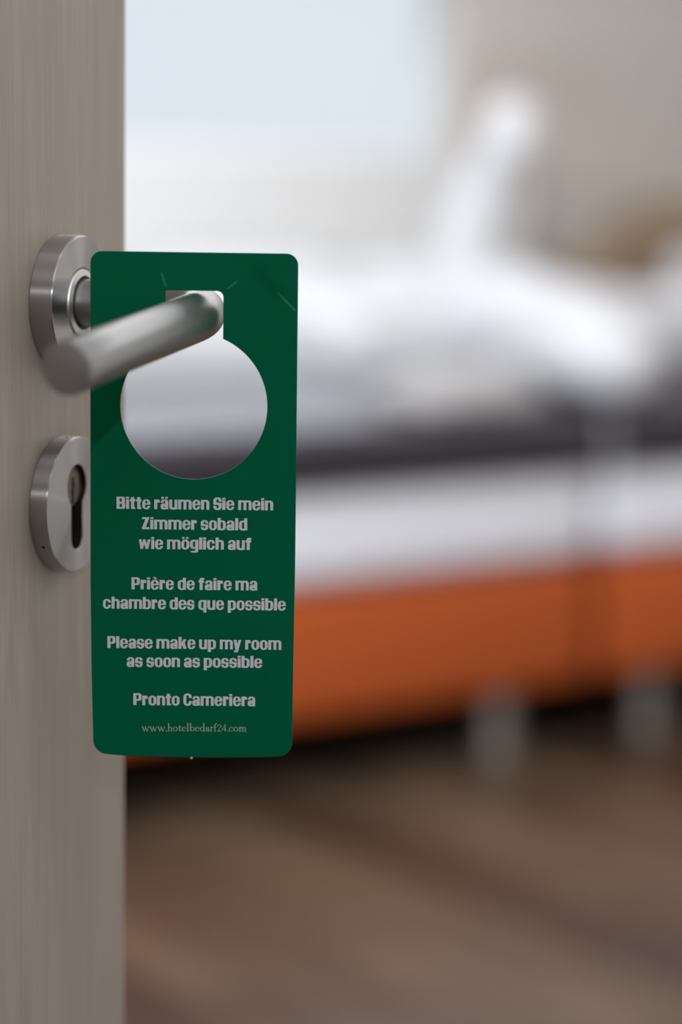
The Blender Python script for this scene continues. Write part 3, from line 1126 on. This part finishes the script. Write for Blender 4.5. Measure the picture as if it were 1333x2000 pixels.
for s in (1, -1):
    ox, oy = s * 0.085, s * 0.01
    wp = catmull([(0.03 + ox, 0.14 + oy, 0.09), (0.01 + ox * 1.3, 0.02 + oy * 1.4, 0.15),
                  (-0.01 + ox * 1.1, -0.14 + oy * 1.2, 0.15), (-0.025 + ox * 0.7, -0.30 + oy * 0.9, 0.09)], 7)
    wr = [(0.012 + 0.018 * math.sin(math.pi * i / (len(wp) - 1)), 0.015 + 0.055 * math.sin(math.pi * (0.1 + 0.85 * i / (len(wp) - 1))))
          for i in range(len(wp))]
    link_mesh('wing', in_swan(sweep(wp, wr, 24)), M['towel'], swan)

gt = link_mesh('folded_towel', soft_block(0.30, 0.20, 0.065, 26, 20, 0.07, 0.02, 7.0, 2.0), M['grey_towel'])
place(gt, -0.24, 0.13, 0.668, rad(8))
tag(gt, 'light grey folded towel lying on the dark runner beside the towel swan', 'towel')

# ------------------------------------------------------------------ armchair beside the far bed
chair = empty('armchair', R(1.94, 1.50, 0), ANG)
tag(chair, 'brown upholstered armchair beside the far bed against the beige wall', 'armchair')
link_mesh('seat', bevelled_box(-0.30, 0.30, -0.30, 0.28, 0.24, 0.46, 0.05, 4), M['brown'], chair)
bm = bmesh.new()
nbx = 20
gr = []
for side in (0, 1):
    g2 = []
    for j in range(13):
        row = []
        for i in range(nbx + 1):
            u = i / nbx * 2 - 1
            v = j / 12
            topz = 1.04 - 0.13 * abs(u - 0.25) ** 2
            x = u * 0.42
            y = 0.30 - 0.10 * u * u + (0.10 if side else 0.0) + 0.06 * v
            edge = min(1.0, (1 - abs(u)) / 0.15, (1 - v) / 0.12 + 0.0)
            sh = 0.045 * (1 - math.sqrt(max(0, 1 - (1 - min(1, max(0, edge))) ** 2)))
            y += -sh if side else sh
            row.append(bm.verts.new((x, y, 0.26 + (topz - 0.26) * v)))
        g2.append(row)
    gr.append(g2)
    for j in range(12):
        for i in range(nbx):
            q = (g2[j][i], g2[j][i + 1], g2[j + 1][i + 1], g2[j + 1][i])
            bm.faces.new(q if not side else tuple(reversed(q)))
for j in range(12):
    bm.faces.new((gr[0][j][0], gr[0][j + 1][0], gr[1][j + 1][0], gr[1][j][0]))
    bm.faces.new((gr[0][j + 1][nbx], gr[0][j][nbx], gr[1][j][nbx], gr[1][j + 1][nbx]))
for i in range(nbx):
    bm.faces.new((gr[0][12][i], gr[0][12][i + 1], gr[1][12][i + 1], gr[1][12][i]))
    bm.faces.new((gr[0][0][i + 1], gr[0][0][i], gr[1][0][i], gr[1][0][i + 1]))
bmesh.ops.recalc_face_normals(bm, faces=list(bm.faces))
link_mesh('backrest', bm, M['brown'], chair)
for s in (-1, 1):
    link_mesh('armrest', bevelled_box(s * 0.36 - 0.06, s * 0.36 + 0.06, -0.28, 0.26, 0.24, 0.66, 0.04, 4), M['brown'], chair)
    for y in (-0.24, 0.22):
        lg = lathe([(0.016, 0), (0.024, 0.25)], 20)
        bmesh.ops.translate(lg, verts=list(lg.verts), vec=(s * 0.26, y, 0))
        link_mesh('leg', lg, M['wood_leg'], chair)
cu = link_mesh('cushion', pillow_mesh(0.46, 0.42, 0.16, 24, 7.0), M['cushion'])
cu.matrix_world = Matrix.Translation(R(1.86, 1.46, 0.70)) @ Matrix.Rotation(ANG, 4, 'Z') @ Matrix.Rotation(rad(72), 4, 'X')
tag(cu, 'pale grey cushion propped on the brown armchair', 'cushion')
